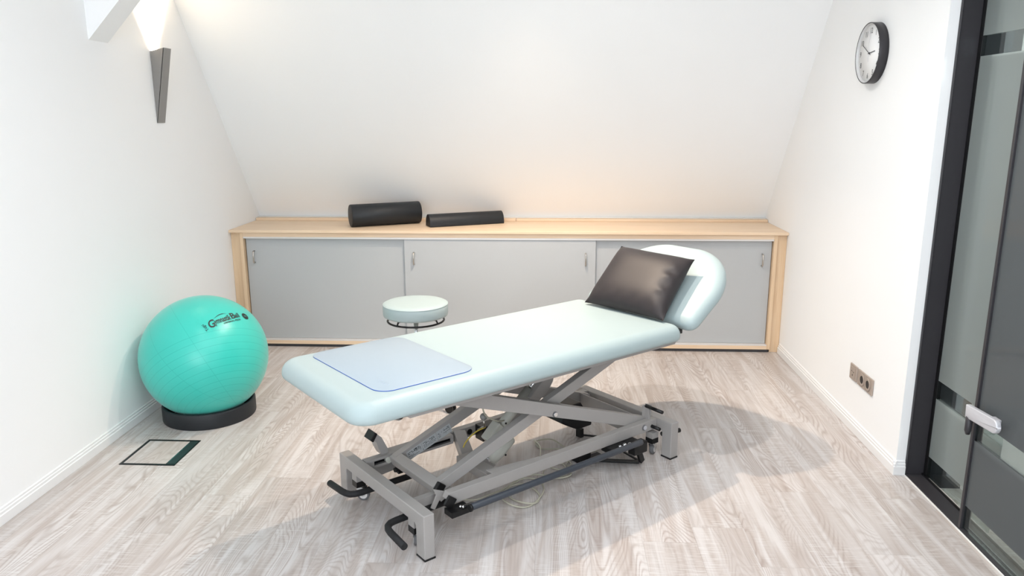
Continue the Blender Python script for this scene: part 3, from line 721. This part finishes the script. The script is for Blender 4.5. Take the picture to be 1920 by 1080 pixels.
# floor pedal linkage
lk = MB()
for p_, q_, w_ in (((1.215,.066),(1.01,.262),.026), ((1.222,.062),(1.262,.398),.010), ((1.262,.398),(1.205,.470),.010)):
    lk.beam((p_[0],p_[1],.009), (q_[0],q_[1],.009), w_, .008, (-(q_[1]-p_[1]), q_[0]-p_[0], 0))
lk.box((1.190,.44,.004), (1.212,.475,.050)).box((.985,.225,.004), (1.055,.290,.045)).box((1.045,.19,.004), (1.12,.25,.020))
tp(lk, 'foot_pedal_link', 'black', .001)
# rating label on the far inner arm
ux = Vector((math.cos(math.radians(19.0)), 0, math.sin(math.radians(19.0)))); uz = Vector((-ux.z, 0, ux.x))
lo = Vector((.226, .4845, .1515))
def lab(x0, x1, y0, y1, d=0): return [lo+ux*x0+uz*y0-Vector((0,d,0)), lo+ux*x1+uz*y0-Vector((0,d,0)), lo+ux*x1+uz*y1-Vector((0,d,0)), lo+ux*x0+uz*y1-Vector((0,d,0))]
for k, (x0, x1) in enumerate(((.0,.078), (.080,.158), (.160,.236))):
    lp = from_data('rating_label', lab(x0, x1, .001, .044), [(0,1,2,3)], M['label'], far1)
    V_, F_ = [], []
    random.seed(k+3)
    y = .036
    while y > .008:
        x = x0+.006
        while x < x1-.010:
            w = random.uniform(.003,.011); w = min(w, x1-.006-x)
            if random.random() < (.80 if k < 2 else .55):
                hgt = .0018 if y < .030 else .0028
                q = lab(x, x+w, y-hgt, y, .0004); n0 = len(V_); V_ += q; F_.append((n0, n0+1, n0+2, n0+3))
            x += w+.0022
        y -= .0058
    from_data('label_print', V_, F_, M['ink'], lp)
vs, fs = text_mesh('CE', .012, .0004)
from_data('label_print', [lo+ux*(.045+v.x)+uz*(.033+v.y)-Vector((0,.0006,0)) for v in vs], fs, M['ink'], far1)
# cables on the table
def smooth_path(P, n=8, closed=False):
    P = [Vector(p) for p in P]; out = []
    m_ = len(P)
    for i in range(m_-1 if not closed else m_):
        p0 = P[i-1] if (i > 0 or closed) else P[0]; p1 = P[i % m_]; p2 = P[(i+1) % m_]; p3 = P[(i+2) % m_] if (i+2 < m_ or closed) else P[-1]
        for k in range(n):
            t_ = k/n
            out.append(.5*((2*p1)+(-p0+p2)*t_+(2*p0-5*p1+4*p2-p3)*t_**2+(-p0+3*p1-3*p2+p3)*t_**3))
    if not closed: out.append(P[-1])
    return out
tp(MB().tube(smooth_path([(.50,.30,.415), (.485,.30,.385), (.515,.31,.335), (.575,.31,.300), (.62,.33,.285)]), .0035, 8), 'motor_cable', 'cable')
tp(MB().tube(smooth_path([(.600,.44,.222), (.545,.45,.205), (.49,.45,.165), (.475,.44,.115), (.52,.42,.05)]), .003, 8), 'earth_cable', 'yellow')
tp(MB().tube(smooth_path([(.70,.22,.210), (.735,.22,.170), (.735,.22,.115), (.70,.22,.070), (.64,.22,.055), (.61,.25,.075)]), .0022, 8), 'motor_cable', 'cable')

# coiled mains cable on the floor (world coordinates)
cc = [(-.36,2.93), (-.30,2.925), (-.245,2.965), (-.20,3.02), (-.15,3.075), (-.10,3.12), (-.04,3.12), (-.015,3.04), (-.03,2.95), (-.075,2.885), (-.13,2.875), (-.185,2.92), (-.19,3.00), (-.15,3.06), (-.09,3.06), (-.035,2.99), (-.045,2.91), (-.10,2.90), (-.16,2.96), (-.165,3.05), (-.10,3.14), (-.01,3.17), (.05,3.135), (.105,3.16), (.115,3.22), (.07,3.28), (.01,3.25), (-.02,3.18), (.03,3.13), (.10,3.19), (.13,3.28), (.10,3.34), (.03,3.33), (.00,3.27), (.06,3.22), (.14,3.27), (.18,3.35), (.13,3.42), (.05,3.43), (-.03,3.45), (-.06,3.52), (.02,3.54), (.09,3.46), (.16,3.40), (.24,3.42)]
cc = [(min(x, .09+.02*(i % 2)) if y < 3.4 else x, y) for i, (x, y) in enumerate(cc)]
cc3 = [(x, y, .0045+.004*(i % 3)) for i, (x, y) in enumerate(cc)]
tag(MB().tube(smooth_path(cc3, 6), .0036, 8).build('power_cable', M['cable']), 'ivory power cable lying in loose loops on the floor under the table', 'cable')

# ------------------------------------------------------------------ knee mat (foot protection foil)
mo_ = rrect(-.118, .300, .078, .655, .062, 10)
mt_ = thing('protective_foil_mat', 'pale blue foil mat with a blue edge on the foot end of the treatment table', 'mat', A0, ANG)
n_o = len(mo_)
mm_ = MB().slab([( (x + (y-.36)*-.02), y) for x, y in mo_], .6563, .6590, (.0004,.0004), (.0002,.0002), 2, mi=0, side_mi=1)
mm_.build('mat_sheet', [M['mat_top'], M['mat_edge']], mt_)
vs, fs = text_mesh('NUVO', .030, -.0006)
ra_ = math.radians(-95)
def rotp(v, a, c): return (c[0]+v.x*math.cos(a)-v.y*math.sin(a), c[1]+v.x*math.sin(a)+v.y*math.cos(a), .6594)
from_data('lettering', [rotp(v, ra_, (-.050,.172)) for v in vs], fs, M['mat_print'], mt_)
# ------------------------------------------------------------------ pillow
BL, BRt, TR, TL = Vector((1.315,.560,.668)), Vector((1.352,.075,.668)), Vector((1.655,.150,.908)), Vector((1.618,.605,.918))
nu, nv = 40, 32
def pil(side):
    vs = []
    for jv in range(nv+1):
        for iu in range(nu+1):
            s, t_ = iu/nu, jv/nv
            a_, b_ = 2*s-1, 2*t_-1
            # pinch edges inward between the corners
            s2 = .5+.5*a_*(1-.045*(1-b_*b_)); t2 = .5+.5*b_*(1-.05*(1-a_*a_))
            p = BL*(1-s2)*(1-t2)+BRt*s2*(1-t2)+TR*s2*t2+TL*(1-s2)*t2
            prof = ((1-abs(a_)**5)*(1-abs(b_)**4))**.6*(1-.25*(a_*a_*b_*b_))
            h = (.062 if side > 0 else -.060)*prof
            if side > 0:  # creases near the right-hand seam
                e = math.exp(-((s-.92)/.055)**2)
                h += -.009*e*(math.sin(t_*30+.6)+.3*math.sin(t_*51))*min(1, 6*(1-s))*math.exp(-((t_-.55)/.30)**2)
                e2 = math.exp(-((t_-.05)/.09)**2); h += -.0035*e2*math.sin(s*32+1)*min(1, 8*t_)
            vs.append((p, h))
    return vs
nrm = (BRt-BL).cross(TL-BL).normalized()
fv, bv = pil(1), pil(-1)
F_ = []
V_ = [p+nrm*h for p, h in fv]+[p+nrm*h for p, h in bv]; off = len(fv); W_ = nu+1
for jv in range(nv):
    for iu in range(nu):
        a_ = jv*W_+iu; F_.append((a_, a_+1, a_+W_+1, a_+W_)); F_.append((off+a_, off+a_+W_, off+a_+W_+1, off+a_+1))
pw = from_data('pillow', V_, F_, M['pillow'], None, True)
bm = bmesh.new(); bm.from_mesh(pw.data); bmesh.ops.remove_doubles(bm, verts=bm.verts, dist=.0004); bmesh.ops.recalc_face_normals(bm, faces=bm.faces); bm.to_mesh(pw.data); bm.free()
pw.location = A0; pw.rotation_euler = (0,0,ANG)
tag(pw, 'dark brown-grey satin pillow leaning on the raised headrest of the treatment table', 'pillow')

# ------------------------------------------------------------------ lights
def area(name, loc, rot, size, power, col, size_y=None, spread=None):
    l = bpy.data.lights.new(name, 'AREA'); l.energy = power; l.color = col; l.size = size
    if size_y: l.shape = 'RECTANGLE'; l.size_y = size_y
    if spread: l.spread = spread
    o = bpy.data.objects.new(name, l); C.objects.link(o); o.location = loc; o.rotation_euler = rot; return o
def spot(name, loc, tgt, power, col, size=.03, ang=120, blend=.6):
    l = bpy.data.lights.new(name, 'SPOT'); l.energy = power; l.color = col; l.shadow_soft_size = size; l.spot_size = math.radians(ang); l.spot_blend = blend
    o = bpy.data.objects.new(name, l); C.objects.link(o); o.location = loc
    o.rotation_euler = (Vector(tgt)-Vector(loc)).to_track_quat('-Z', 'Y').to_euler(); return o
WARM = (1, .81, .63); WARM2 = (1, .94, .88); COOL = (.86, .93, 1.0)
area('assumed_overhead_daylight', (.1, .9, 2.93), (0, 0, 0), 2.6, 38, COOL, 2.2)  # assumed daylight: bare area light below the closed ceiling, no skylight is built
area('assumed_rear_daylight', (-.6, -1.5, 1.6), (math.radians(90), 0, 0), 2.4, 58, COOL, 1.8)  # assumed daylight: bare area light in front of solid wall_back, no window there
spot('assumed_ceiling_spot_back', (-.20, 4.10, 2.58), (-.12, 4.0, 0), 155, WARM, .03, 110, 1)  # unseen lamp, assumed from the shadow of the cushion's far edge
spot('assumed_ceiling_spot_mid', (.10, 3.45, 2.88), (.1, 3.4, 0), 75, WARM2, .03, 140, 1)  # unseen lamp, assumed from the shadow of the cushion's near edge
spot('assumed_ceiling_spot_left', (-1.25, 2.4, 2.88), (-1.25, 2.4, 0), 14, WARM2, .10, 140, 1)  # further unseen lamp, assumed from the overlapping penumbras
spot('assumed_ceiling_spot_right', (.75, 2.4, 2.88), (.75, 2.4, 0), 26, WARM2, .06, 140, 1)  # unseen like the left one, assumed from the same penumbras
l = bpy.data.lights.new('sconce_lamp', 'SPOT'); l.energy = 60; l.color = (1,.80,.56); l.shadow_soft_size = .015; l.spot_size = math.radians(100); l.spot_blend = .8
o = bpy.data.objects.new('sconce_lamp', l); C.objects.link(o); o.location = (XL+.05, 4.272, 1.556+.33); o.rotation_euler = (PI, 0, 0)
area('assumed_corridor_light', (2.7, 2.0, 2.85), (0,0,0), .8, 18, (1,.97,.93))  # assumed dim lamp out of view, added to light the corridor
spot('corridor_end_fill', (2.9, 1.9, 2.7), (2.1, 3.27, 1.2), 110, (1,.98,.95), .05, 60, .7)  # added fill lamp: lifts the corridor end wall and, by bounce, the fixed pane
w = bpy.data.worlds.new('World'); bpy.context.scene.world = w; w.use_nodes = True
w.node_tree.nodes['Background'].inputs[0].default_value = (.8,.88,1,1); w.node_tree.nodes['Background'].inputs[1].default_value = .3

# ------------------------------------------------------------------ camera
f_px, yaw, pitch, roll = 1424.23185, .04987, .22523, -.00268
cy_, sy_, cp_, sp_ = math.cos(yaw), math.sin(yaw), math.cos(pitch), math.sin(pitch)
fw = Vector((-sy_*cp_, cy_*cp_, -sp_)); r_ = Vector((cy_, sy_, 0)); u_ = r_.cross(fw)
r2 = r_*math.cos(roll)+u_*math.sin(roll); u2 = -r_*math.sin(roll)+u_*math.cos(roll)
cam = bpy.data.cameras.new('camera'); cam.sensor_width = 36; cam.lens = f_px/1920*36; cam.clip_start = .05
co = bpy.data.objects.new('camera', cam); C.objects.link(co)
mw = Matrix.Identity(4)
for i in range(3): mw[i][0], mw[i][1], mw[i][2] = r2[i], u2[i], -fw[i]
mw.translation = Vector((0,0,1.6)); co.matrix_world = mw
sc = bpy.context.scene; sc.camera = co
sc.view_settings.view_transform = 'Standard'; sc.view_settings.look = 'None'; sc.view_settings.gamma = 1; sc.view_settings.use_curve_mapping = False
sc.view_settings.exposure = 0.30
sc.cycles.max_bounces = 10; sc.cycles.diffuse_bounces = 6; sc.cycles.transparent_max_bounces = 12
